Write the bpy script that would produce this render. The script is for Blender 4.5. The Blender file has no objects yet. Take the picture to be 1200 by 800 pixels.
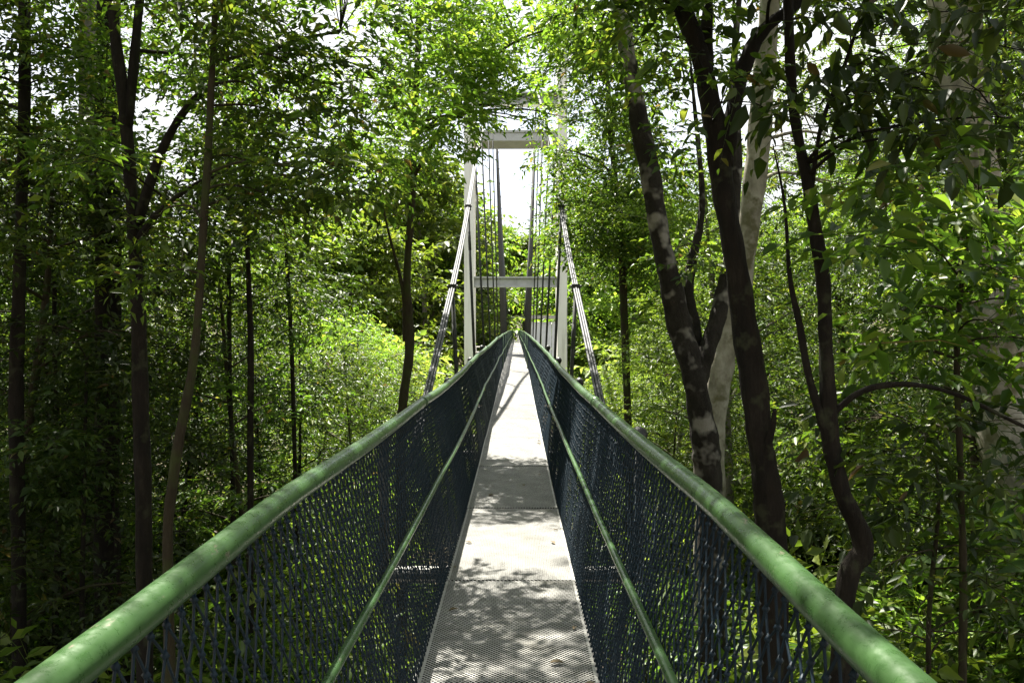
import bpy, math, random
import numpy as np
from mathutils import Vector, Matrix

R = math.radians
rng = np.random.default_rng(11)
random.seed(11)
scene = bpy.context.scene
C = scene.collection

# ------------------------------------------------------------------ camera
CAM = Vector((0.035, 0.0, 1.65))
F = 933.0                                    # focal length in photo pixels (1200 wide)
VX, VY = 605.0, 385.0                        # vanishing point of the walkway
cam_d = bpy.data.cameras.new('camera')
cam_d.sensor_width = 36.0
cam_d.lens = F / 1200 * 36
cam_d.clip_start = 0.05
cam_d.clip_end = 2000
cam = bpy.data.objects.new('camera', cam_d)
C.objects.link(cam)
cam.location = CAM
cam.rotation_euler = (R(90) - math.atan((400 - VY) / F), 0, math.atan((VX - 600) / F))
scene.camera = cam

# ------------------------------------------------------------------ light
SUN_DIR = Vector((-0.36, 0.93, 0)).normalized()
SUN_EL = R(62)
world = bpy.data.worlds.new('World')
scene.world = world
world.use_nodes = True
wn = world.node_tree.nodes
wl = world.node_tree.links
sky = wn.new('ShaderNodeTexSky')
sky.sky_type = 'NISHITA'
sky.sun_disc = False
sky.sun_elevation = SUN_EL
sky.sun_rotation = math.atan2(SUN_DIR.x, SUN_DIR.y)
sky.air_density = 0.8
sky.dust_density = 3.0
sky.ozone_density = 0.3
# bright broken tropical cloud over the whole sky
wtc = wn.new('ShaderNodeTexCoord')
wno = wn.new('ShaderNodeTexNoise')
wno.inputs['Scale'].default_value = 2.2
wno.inputs['Detail'].default_value = 6
wl.new(wtc.outputs['Generated'], wno.inputs['Vector'])
wmr = wn.new('ShaderNodeMapRange')
wmr.inputs['From Min'].default_value = 0.34
wmr.inputs['From Max'].default_value = 0.58
wmr.inputs['To Min'].default_value = 0.45
wl.new(wno.outputs[0], wmr.inputs[0])
wmx = wn.new('ShaderNodeMixRGB')
wl.new(wmr.outputs[0], wmx.inputs[0])
wl.new(sky.outputs[0], wmx.inputs[1])
wmx.inputs[2].default_value = (3.7, 3.75, 3.8, 1)
wl.new(wmx.outputs[0], wn['Background'].inputs[0])
wn['Background'].inputs[1].default_value = 0.085
sun_d = bpy.data.lights.new('sun', 'SUN')
sun_d.energy = 5.0
sun_d.angle = R(0.55)
sun_d.color = (1.0, 0.95, 0.86)
sun = bpy.data.objects.new('sun', sun_d)
C.objects.link(sun)
to_sun = Vector((SUN_DIR.x * math.cos(SUN_EL), SUN_DIR.y * math.cos(SUN_EL), math.sin(SUN_EL)))
sun.rotation_euler = to_sun.to_track_quat('Z', 'Y').to_euler()
sun.location = to_sun * 60

scene.view_settings.view_transform = 'Standard'
scene.view_settings.look = 'None'
scene.view_settings.gamma = 1
scene.view_settings.use_curve_mapping = False
scene.view_settings.exposure = 2.2
scene.render.engine = 'CYCLES'
cy = scene.cycles
cy.max_bounces = 7
cy.diffuse_bounces = 3
cy.glossy_bounces = 2
cy.transmission_bounces = 4
cy.transparent_max_bounces = 8
cy.use_denoising = True
cy.caustics_reflective = False
cy.caustics_refractive = False


def px(x, y, d):
    """photo pixel at depth d (metres ahead) -> point"""
    return Vector((CAM.x + (x - VX) / F * d, d, CAM.z + (VY - y) / F * d))


# ------------------------------------------------------------------ materials
def new_mat(name):
    m = bpy.data.materials.new(name)
    m.use_nodes = True
    nt = m.node_tree
    return m, nt, nt.nodes, nt.links, nt.nodes['Principled BSDF']


def ramp(nodes, stops):
    r = nodes.new('ShaderNodeValToRGB')
    e = r.color_ramp.elements
    while len(e) < len(stops):
        e.new(0.5)
    for i, (p, c) in enumerate(stops):
        e[i].position = p
        e[i].color = (*c, 1)
    return r


def noise(nodes, links, coord, scale, detail=4, rough=0.6):
    n = nodes.new('ShaderNodeTexNoise')
    n.inputs['Scale'].default_value = scale
    n.inputs['Detail'].default_value = detail
    n.inputs['Roughness'].default_value = rough
    if coord is not None:
        links.new(coord, n.inputs['Vector'])
    return n


def leaf_mat(name, stops, trans, rough=0.42, tw=0.5):
    m, nt, N, L, bsdf = new_mat(name)
    geo = N.new('ShaderNodeNewGeometry')
    r = ramp(N, stops)
    L.new(geo.outputs['Random Per Island'], r.inputs[0])
    oi = N.new('ShaderNodeObjectInfo')
    hs = N.new('ShaderNodeHueSaturation')
    mr = N.new('ShaderNodeMapRange')
    mr.inputs['To Min'].default_value = 0.62
    mr.inputs['To Max'].default_value = 1.3
    L.new(oi.outputs['Random'], mr.inputs[0])
    L.new(mr.outputs[0], hs.inputs['Value'])
    mh = N.new('ShaderNodeMapRange')
    hs.inputs['Saturation'].default_value = 0.93
    mh.inputs['To Min'].default_value = 0.482
    mh.inputs['To Max'].default_value = 0.504
    L.new(oi.outputs['Random'], mh.inputs[0])
    L.new(mh.outputs[0], hs.inputs['Hue'])
    L.new(r.outputs[0], hs.inputs['Color'])
    L.new(hs.outputs[0], bsdf.inputs['Base Color'])
    bsdf.inputs['Roughness'].default_value = rough
    bsdf.inputs['Specular IOR Level'].default_value = 0.3
    tr = N.new('ShaderNodeBsdfTranslucent')
    mx = N.new('ShaderNodeMixRGB')
    mx.blend_type = 'MULTIPLY'
    mx.inputs[0].default_value = 1.0
    mx.inputs[2].default_value = (*trans, 1)
    L.new(hs.outputs[0], mx.inputs[1])
    L.new(mx.outputs[0], tr.inputs['Color'])
    ms = N.new('ShaderNodeMixShader')
    ms.inputs[0].default_value = tw
    L.new(bsdf.outputs[0], ms.inputs[1])
    L.new(tr.outputs[0], ms.inputs[2])
    L.new(ms.outputs[0], N['Material Output'].inputs[0])
    return m


def bark_mat(name, stops, scale=6, zs=0.25, bump=0.6, blotch=None):
    m, nt, N, L, bsdf = new_mat(name)
    tc = N.new('ShaderNodeTexCoord')
    mp = N.new('ShaderNodeMapping')
    mp.inputs['Scale'].default_value = (1, 1, zs)
    L.new(tc.outputs['Object'], mp.inputs[0])
    n = noise(N, L, mp.outputs[0], scale, 6, 0.7)
    r = ramp(N, stops)
    L.new(n.outputs[0], r.inputs[0])
    out = r.outputs[0]
    if blotch:
        n2 = noise(N, L, tc.outputs['Object'], blotch[0], 3, 0.6)
        r2 = ramp(N, [(blotch[1], (0, 0, 0)), (blotch[2], (1, 1, 1))])
        L.new(n2.outputs[0], r2.inputs[0])
        mx = N.new('ShaderNodeMixRGB')
        L.new(r2.outputs[0], mx.inputs[0])
        L.new(out, mx.inputs[1])
        mx.inputs[2].default_value = (*blotch[3], 1)
        out = mx.outputs[0]
    L.new(out, bsdf.inputs['Base Color'])
    bsdf.inputs['Roughness'].default_value = 0.9
    bsdf.inputs['Specular IOR Level'].default_value = 0.2
    nb = noise(N, L, mp.outputs[0], scale * 4, 5, 0.7)
    b = N.new('ShaderNodeBump')
    b.inputs['Strength'].default_value = bump
    b.inputs['Distance'].default_value = 0.02
    L.new(nb.outputs[0], b.inputs['Height'])
    L.new(b.outputs[0], bsdf.inputs['Normal'])
    return m


def plain_mat(name, col, rough=0.5, metal=0.0, var=0.25, scale=8, bump=0.0, spec=0.5):
    m, nt, N, L, bsdf = new_mat(name)
    tc = N.new('ShaderNodeTexCoord')
    n = noise(N, L, tc.outputs['Object'], scale, 5, 0.65)
    lo = tuple(c * (1 - var) for c in col)
    hi = tuple(min(1, c * (1 + var)) for c in col)
    r = ramp(N, [(0.3, lo), (0.7, hi)])
    L.new(n.outputs[0], r.inputs[0])
    L.new(r.outputs[0], bsdf.inputs['Base Color'])
    bsdf.inputs['Roughness'].default_value = rough
    bsdf.inputs['Metallic'].default_value = metal
    bsdf.inputs['Specular IOR Level'].default_value = spec
    if bump:
        b = N.new('ShaderNodeBump')
        b.inputs['Strength'].default_value = bump
        b.inputs['Distance'].default_value = 0.01
        L.new(n.outputs[0], b.inputs['Height'])
        L.new(b.outputs[0], bsdf.inputs['Normal'])
    return m


M = {}
M['leaf'] = leaf_mat('leaf_forest', [(0.0, (0.022, 0.050, 0.006)), (0.45, (0.048, 0.100, 0.010)), (0.85, (0.092, 0.155, 0.015)), (0.985, (0.16, 0.19, 0.03)), (0.992, (0.11, 0.075, 0.03))], (1.75, 1.8, 0.8), 0.4)
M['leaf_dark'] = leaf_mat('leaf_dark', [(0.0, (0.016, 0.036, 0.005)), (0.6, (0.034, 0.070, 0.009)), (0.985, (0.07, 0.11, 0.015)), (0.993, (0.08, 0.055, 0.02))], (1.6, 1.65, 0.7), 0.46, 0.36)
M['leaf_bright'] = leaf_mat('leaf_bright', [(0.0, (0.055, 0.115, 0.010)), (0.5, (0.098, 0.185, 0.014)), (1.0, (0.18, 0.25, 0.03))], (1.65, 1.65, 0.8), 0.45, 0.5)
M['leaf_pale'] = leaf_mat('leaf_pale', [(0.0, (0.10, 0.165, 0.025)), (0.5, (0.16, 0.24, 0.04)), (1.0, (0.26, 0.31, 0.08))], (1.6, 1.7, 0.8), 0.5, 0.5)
M['bark_dark'] = bark_mat('bark_dark', [(0.3, (0.006, 0.005, 0.004)), (0.55, (0.016, 0.0125, 0.009)), (0.8, (0.040, 0.034, 0.025))], 9, bump=1.0, blotch=(6.0, 0.58, 0.70, (0.035, 0.037, 0.02)))
M['bark_mottled'] = bark_mat('bark_mottled', [(0.3, (0.010, 0.008, 0.006)), (0.6, (0.030, 0.026, 0.020)), (0.8, (0.07, 0.062, 0.05))], 8, 0.6, 1.0, blotch=(2.6, 0.53, 0.63, (0.24, 0.225, 0.19)))
M['bark_brown'] = bark_mat('bark_brown', [(0.3, (0.022, 0.016, 0.010)), (0.6, (0.046, 0.038, 0.022)), (0.8, (0.082, 0.070, 0.042))], 9, bump=0.9, blotch=(3.0, 0.5, 0.66, (0.042, 0.050, 0.016)))
M['bark_pale'] = bark_mat('bark_pale', [(0.25, (0.10, 0.088, 0.066)), (0.5, (0.27, 0.248, 0.20)), (0.75, (0.44, 0.415, 0.355))], 5, 0.6, 0.4, blotch=(4.0, 0.52, 0.66, (0.13, 0.12, 0.07)))
M['bark_grey'] = bark_mat('bark_grey', [(0.3, (0.07, 0.062, 0.05)), (0.55, (0.15, 0.135, 0.11)), (0.8, (0.26, 0.245, 0.21))], 6, 0.5, 0.5, blotch=(3.0, 0.52, 0.7, (0.06, 0.07, 0.025)))
M['concrete'] = bark_mat('painted_concrete', [(0.25, (0.50, 0.48, 0.42)), (0.5, (0.74, 0.72, 0.66)), (0.8, (0.80, 0.78, 0.73))], 3.5, 0.08, 0.05)
M['beam'] = plain_mat('painted_beam', (0.40, 0.40, 0.38), 0.6, 0, 0.12, 4)
M['cable'] = plain_mat('galvanised_cable', (0.055, 0.058, 0.062), 0.6, 0.1, 0.2, 30)
M['hanger'] = plain_mat('weathered_rod', (0.028, 0.030, 0.028), 0.65, 0.0, 0.3, 20)
M['black'] = plain_mat('black_rubber', (0.012, 0.012, 0.013), 0.5, 0, 0.3, 20)
M['rope'] = plain_mat('navy_rope', (0.0036, 0.0135, 0.0225), 0.6, 0, 0.35, 60, 0.0, 0.28)
M['wall'] = plain_mat('shelter_wall', (0.62, 0.64, 0.66), 0.8, 0, 0.1, 2)
M['roof'] = plain_mat('shelter_roof', (0.42, 0.41, 0.39), 0.7, 0, 0.15, 2)
M['galv'] = plain_mat('galvanised_steel', (0.42, 0.42, 0.40), 0.5, 0.4, 0.2, 12)


def rail_mat():
    m, nt, N, L, bsdf = new_mat('green_rail_paint')
    tc = N.new('ShaderNodeTexCoord')
    n = noise(N, L, tc.outputs['Object'], 3.0, 5, 0.6)
    r = ramp(N, [(0.3, (0.030, 0.072, 0.021)), (0.7, (0.042, 0.092, 0.029))])
    L.new(n.outputs[0], r.inputs[0])
    # worn scuffs that show grey-brown primer, and faint algae
    mp = N.new('ShaderNodeMapping')
    mp.inputs['Scale'].default_value = (10, 5, 10)
    L.new(tc.outputs['Object'], mp.inputs[0])
    n2 = noise(N, L, mp.outputs[0], 2.3, 7, 0.75)
    r2 = ramp(N, [(0.62, (0, 0, 0)), (0.665, (1, 1, 1))])
    L.new(n2.outputs[0], r2.inputs[0])
    mx = N.new('ShaderNodeMixRGB')
    L.new(r2.outputs[0], mx.inputs[0])
    L.new(r.outputs[0], mx.inputs[1])
    mx.inputs[2].default_value = (0.13, 0.12, 0.085, 1)
    n3 = noise(N, L, tc.outputs['Object'], 45, 4, 0.7)
    r3 = ramp(N, [(0.38, (0.88, 0.89, 0.87)), (0.64, (1.06, 1.05, 1.02))])
    L.new(n3.outputs[0], r3.inputs[0])
    m2 = N.new('ShaderNodeMixRGB')
    m2.blend_type = 'MULTIPLY'
    m2.inputs[0].default_value = 1
    L.new(mx.outputs[0], m2.inputs[1])
    L.new(r3.outputs[0], m2.inputs[2])
    L.new(m2.outputs[0], bsdf.inputs['Base Color'])
    rr = ramp(N, [(0.3, (0.22, 0.22, 0.22)), (0.7, (0.42, 0.42, 0.42))])
    L.new(n3.outputs[0], rr.inputs[0])
    L.new(rr.outputs[0], bsdf.inputs['Roughness'])
    b = N.new('ShaderNodeBump')
    b.inputs['Strength'].default_value = 0.12
    b.inputs['Distance'].default_value = 0.004
    L.new(n3.outputs[0], b.inputs['Height'])
    L.new(b.outputs[0], bsdf.inputs['Normal'])
    return m


M['rail'] = rail_mat()


def deck_mat():
    """perforated sheet: staggered round holes coloured dark for the shade inside them"""
    m, nt, N, L, bsdf = new_mat('perforated_deck')
    tc = N.new('ShaderNodeTexCoord')
    sep = N.new('ShaderNodeSeparateXYZ')
    L.new(tc.outputs['Object'], sep.inputs[0])
    P = 0.025

    def mth(op, a, b=None):
        n = N.new('ShaderNodeMath')
        n.operation = op
        for i, v in enumerate((a, b)):
            if v is None:
                continue
            if isinstance(v, (int, float)):
                n.inputs[i].default_value = v
            else:
                L.new(v, n.inputs[i])
        return n.outputs[0]

    def lat(off):
        d = []
        for ax in ('X', 'Y'):
            u = mth('ADD', mth('DIVIDE', sep.outputs[ax], P), off + 200.0)
            f = mth('SUBTRACT', mth('FRACT', u), 0.5)
            d.append(mth('MULTIPLY', f, f))
        return mth('SQRT', mth('ADD', d[0], d[1]))
    dist = mth('MINIMUM', lat(0.0), lat(0.5))
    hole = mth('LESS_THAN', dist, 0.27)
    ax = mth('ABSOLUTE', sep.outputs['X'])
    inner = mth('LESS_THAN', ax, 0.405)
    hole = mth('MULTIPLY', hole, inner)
    off_hole = mth('SUBTRACT', 1.0, hole)
    n = noise(N, L, tc.outputs['Object'], 3.5, 6, 0.7)
    r = ramp(N, [(0.3, (0.20, 0.198, 0.185)), (0.55, (0.34, 0.338, 0.32)), (0.8, (0.46, 0.457, 0.435))])
    L.new(n.outputs[0], r.inputs[0])
    n2 = noise(N, L, tc.outputs['Object'], 1.3, 4, 0.6)
    r2 = ramp(N, [(0.52, (1, 1, 1)), (0.75, (0.68, 0.66, 0.55))])
    L.new(n2.outputs[0], r2.inputs[0])
    m0 = N.new('ShaderNodeMixRGB')
    m0.blend_type = 'MULTIPLY'
    m0.inputs[0].default_value = 1
    L.new(r.outputs[0], m0.inputs[1])
    L.new(r2.outputs[0], m0.inputs[2])
    oi = N.new('ShaderNodeObjectInfo')
    ro = ramp(N, [(0.0, (0.78, 0.77, 0.74)), (1.0, (1.12, 1.12, 1.1))])
    L.new(oi.outputs['Random'], ro.inputs[0])
    mx = N.new('ShaderNodeMixRGB')
    mx.blend_type = 'MULTIPLY'
    mx.inputs[0].default_value = 1
    L.new(m0.outputs[0], mx.inputs[1])
    L.new(ro.outputs[0], mx.inputs[2])
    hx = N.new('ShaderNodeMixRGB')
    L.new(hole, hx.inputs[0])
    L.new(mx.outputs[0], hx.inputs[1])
    hx.inputs[2].default_value = (0.012, 0.012, 0.010, 1)  # dark colour stands in for shade within the holes; sheet stays opaque
    L.new(hx.outputs[0], bsdf.inputs['Base Color'])
    bsdf.inputs['Roughness'].default_value = 0.5
    L.new(mth('MULTIPLY', off_hole, 0.5), bsdf.inputs['Specular IOR Level'])
    # rolled rim round each hole
    rim = N.new('ShaderNodeMapRange')
    rim.inputs['From Min'].default_value = 0.26
    rim.inputs['From Max'].default_value = 0.36
    L.new(dist, rim.inputs[0])
    b = N.new('ShaderNodeBump')
    b.inputs['Strength'].default_value = 0.5
    b.inputs['Distance'].default_value = 0.004
    L.new(rim.outputs[0], b.inputs['Height'])
    L.new(b.outputs[0], bsdf.inputs['Normal'])
    return m


M['deck'] = deck_mat()


def ground_mat():
    m, nt, N, L, bsdf = new_mat('leaf_litter')
    tc = N.new('ShaderNodeTexCoord')
    n = noise(N, L, tc.outputs['Object'], 5.0, 8, 0.75)
    r = ramp(N, [(0.3, (0.030, 0.022, 0.013)), (0.5, (0.085, 0.060, 0.034)), (0.62, (0.055, 0.065, 0.022)), (0.8, (0.14, 0.11, 0.065))])
    L.new(n.outputs[0], r.inputs[0])
    L.new(r.outputs[0], bsdf.inputs['Base Color'])
    bsdf.inputs['Roughness'].default_value = 0.95
    b = N.new('ShaderNodeBump')
    b.inputs['Strength'].default_value = 0.8
    b.inputs['Distance'].default_value = 0.08
    L.new(n.outputs[0], b.inputs['Height'])
    L.new(b.outputs[0], bsdf.inputs['Normal'])
    return m


M['ground'] = ground_mat()


# ------------------------------------------------------------------ helpers
def mesh_np(name, verts, faces_flat, loop_tot, smooth=False):
    """numpy mesh: verts (n,3), faces_flat indices, loop_tot verts per face (int or array)"""
    me = bpy.data.meshes.new(name)
    verts = np.asarray(verts, dtype=np.float32)
    ff = np.asarray(faces_flat, dtype=np.int32).ravel()
    if np.isscalar(loop_tot):
        nf = len(ff) // loop_tot
        tot = np.full(nf, loop_tot, dtype=np.int32)
    else:
        tot = np.asarray(loop_tot, dtype=np.int32)
        nf = len(tot)
    start = np.concatenate(([0], np.cumsum(tot)[:-1])).astype(np.int32)
    me.vertices.add(len(verts))
    me.vertices.foreach_set('co', verts.ravel())
    me.loops.add(len(ff))
    me.loops.foreach_set('vertex_index', ff)
    me.polygons.add(nf)
    me.polygons.foreach_set('loop_start', start)
    me.polygons.foreach_set('loop_total', tot)
    if smooth:
        me.polygons.foreach_set('use_smooth', np.ones(nf, dtype=bool))
    me.update(calc_edges=True)
    me.validate()
    return me


class MB:
    """collects shapes into one mesh"""
    def __init__(self):
        self.v = []
        self.f = []
        self.n = 0

    def add(self, verts, faces):
        self.v.extend([tuple(p) for p in verts])
        self.f.extend([tuple(i + self.n for i in fc) for fc in faces])
        self.n += len(verts)

    def box(self, x0, x1, y0, y1, z0, z1):
        v = [(x, y, z) for z in (z0, z1) for y in (y0, y1) for x in (x0, x1)]
        self.add(v, [(0, 2, 3, 1), (4, 5, 7, 6), (0, 1, 5, 4), (2, 6, 7, 3), (0, 4, 6, 2), (1, 3, 7, 5)])

    def tube(self, pts, rad, sides=8, cap=True, wob=0.0, rs=None):
        pts = [Vector(p) for p in pts]
        n = len(pts)
        rads = [rad] * n if isinstance(rad, (int, float)) else list(rad)
        prev = None
        rings = []
        rs = rs or random
        ph = [rs.random() * 6.28 for _ in range(4)]
        for i, p in enumerate(pts):
            t = (pts[min(i + 1, n - 1)] - pts[max(i - 1, 0)])
            if t.length < 1e-9:
                t = Vector((0, 0, 1))
            t.normalize()
            if prev is None:
                a = Vector((1, 0, 0)) if abs(t.x) < 0.8 else Vector((0, 1, 0))
                u = t.cross(a).normalized()
            else:
                u = (prev - t * prev.dot(t))
                u = u.normalized() if u.length > 1e-6 else t.orthogonal().normalized()
            prev = u
            w = t.cross(u)
            ring = []
            for k in range(sides):
                an = 2 * math.pi * k / sides
                rr = rads[i]
                if wob:
                    rr *= 1 + wob * (math.sin(2 * an + ph[0] + i * .35) * .5 + math.sin(3 * an + ph[1] - i * .6) * .35 + math.sin(i * 1.7 + ph[2]) * .3)
                ring.append(p + (u * math.cos(an) + w * math.sin(an)) * rr)
            rings.append(ring)
        vs = [q for r_ in rings for q in r_]
        fs = []
        for i in range(n - 1):
            for k in range(sides):
                k2 = (k + 1) % sides
                fs.append((i * sides + k, i * sides + k2, (i + 1) * sides + k2, (i + 1) * sides + k))
        if cap:
            fs.append(tuple(reversed(range(sides))))
            fs.append(tuple((n - 1) * sides + k for k in range(sides)))
        self.add(vs, fs)

    def ball(self, c, r, sz=1.0, seg=10, rings=6):
        c = Vector(c)
        vs = [c + Vector((0, 0, r * sz))]
        for i in range(1, rings):
            th = math.pi * i / rings
            for k in range(seg):
                a = 2 * math.pi * k / seg
                vs.append(c + Vector((math.sin(th) * math.cos(a) * r, math.sin(th) * math.sin(a) * r, math.cos(th) * r * sz)))
        vs.append(c - Vector((0, 0, r * sz)))
        fs = []
        for k in range(seg):
            fs.append((0, 1 + k, 1 + (k + 1) % seg))
        for i in range(rings - 2):
            for k in range(seg):
                a = 1 + i * seg + k
                b = 1 + i * seg + (k + 1) % seg
                fs.append((a, a + seg, b + seg, b))
        last = len(vs) - 1
        base = 1 + (rings - 2) * seg
        for k in range(seg):
            fs.append((base + k, last, base + (k + 1) % seg))
        self.add(vs, fs)

    def mesh(self, name, smooth=True):
        me = bpy.data.meshes.new(name)
        me.from_pydata(self.v, [], self.f)
        if smooth:
            me.polygons.foreach_set('use_smooth', np.ones(len(me.polygons), dtype=bool))
        me.update()
        return me


def link(name, me, mat=None, parent=None, loc=None):
    o = bpy.data.objects.new(name, me)
    C.objects.link(o)
    if mat is not None and me is not None and not me.materials:
        me.materials.append(mat)
    if parent is not None:
        o.parent = parent
    if loc is not None:
        o.location = loc
    return o


def tag(o, label, cat, group=None):
    o['label'] = label
    o['category'] = cat
    if group:
        o['group'] = group
    return o


def thing(name, label, cat, loc=(0, 0, 0), group=None):
    o = bpy.data.objects.new(name, None)
    o.empty_display_size = 0.3
    C.objects.link(o)
    o.location = loc
    return tag(o, label, cat, group)


def smooth_path(pts, n=6):
    """Catmull-Rom"""
    P = [Vector(p) for p in pts]
    P = [P[0] * 2 - P[1]] + P + [P[-1] * 2 - P[-2]]
    out = []
    for i in range(1, len(P) - 2):
        for k in range(n):
            t = k / n
            p0, p1, p2, p3 = P[i - 1], P[i], P[i + 1], P[i + 2]
            out.append(0.5 * ((2 * p1) + (p2 - p0) * t + (2 * p0 - 5 * p1 + 4 * p2 - p3) * t * t + (3 * p1 - p0 - 3 * p2 + p3) * t ** 3))
    out.append(P[-2])
    return out


def lerp(a, b, t):
    return a + (b - a) * t


def sstep(a, b, x):
    t = min(1, max(0, (x - a) / (b - a)))
    return t * t * (3 - 2 * t)


# ------------------------------------------------------------------ terrain
def ground_z(x, y):
    z = -5.2 - 7.0 * sstep(8, 45, y) + 12 * sstep(110, 250, y) + 9 * sstep(240, 420, y)
    z += 2.6 * sstep(2, 10, x) * (1 - sstep(18, 40, y))
    z += 5.0 * sstep(16, 60, abs(x))
    z += 0.35 * math.sin(x * 0.7 + 1.3) * math.cos(y * 0.55) + 0.15 * math.sin(x * 1.9 + y * 1.3)
    z += 2.2 * (1 - sstep(-10, 2, y))
    return z


def build_ground():
    xs = np.concatenate((np.linspace(-400, -40, 13)[:-1], np.linspace(-40, 40, 81), np.linspace(40, 400, 13)[1:]))
    ys = np.concatenate((np.linspace(-120, -15, 8)[:-1], np.linspace(-15, 60, 76), np.linspace(60, 700, 40)[1:]))
    v = [(x, y, ground_z(x, y)) for y in ys for x in xs]
    nx = len(xs)
    f = []
    for j in range(len(ys) - 1):
        for i in range(nx - 1):
            a = j * nx + i
            f.append((a, a + 1, a + 1 + nx, a + nx))
    me = mesh_np('ground', v, f, 4, True)
    o = link('ground', me, M['ground'])
    o['kind'] = 'structure'


build_ground()

# ------------------------------------------------------------------ bridge
BEND = 190.0
HALF = 0.42


def dz(y):
    return 0.02 * math.sin(y * 0.6) * (1 - sstep(10, 20, y)) + 0.30 * sstep(9, 27, y) + 0.05 * sstep(27, 45, y) - 0.15 * sstep(60, 190, y)


def rail_half(y):
    return 0.60 - 0.18 * sstep(12.5, 27, y)


HANG = [12.4, 17.6, 23.0, 28.3, 34.5, 40.0]
YT = 45.0                                     # tower
FARH = [YT + 2.7 * k for k in range(1, 44)]
STAN = [5.6, 10.9, 16.2, 21.6]


def cable_z(y):
    if y <= YT:
        return 2.29 + 0.392 * (y - 12.4)
    top = cable_z(YT)
    t = (y - 165.0) / (YT - 165.0)
    return 1.9 + (top - 1.9) * t * t


def cable_x(y):
    return 0.96 + 0.24 * sstep(12, 28, y)


bridge = thing('suspension_bridge', 'narrow suspension footbridge with green handrails and navy rope netting', 'footbridge')

# deck panels
PL = 2.2
pm = MB()
pa, pb = 0.010, PL - 0.014
pm.add([(-HALF, pa, 0), (HALF, pa, 0), (HALF, pb, 0), (-HALF, pb, 0), (-HALF, pa, -.03), (HALF, pa, -.03), (HALF, pb, -.03), (-HALF, pb, -.03)],
       [(0, 1, 2, 3), (0, 4, 5, 1), (1, 5, 6, 2), (2, 6, 7, 3), (3, 7, 4, 0)])
pan_me = pm.mesh('deck_panel', False)
pan_me.materials.append(M['deck'])
y = 5.2 - 3 * PL
k = 0
while y < BEND:
    o = link('deck_panel', pan_me, None, bridge)
    o.location = (random.uniform(-.003, .003), y, dz(y) + random.uniform(-.002, .002))
    o.rotation_euler = (math.atan2(dz(y + PL) - dz(y), PL), 0, random.uniform(-.002, .002))
    y += PL
    k += 1

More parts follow.
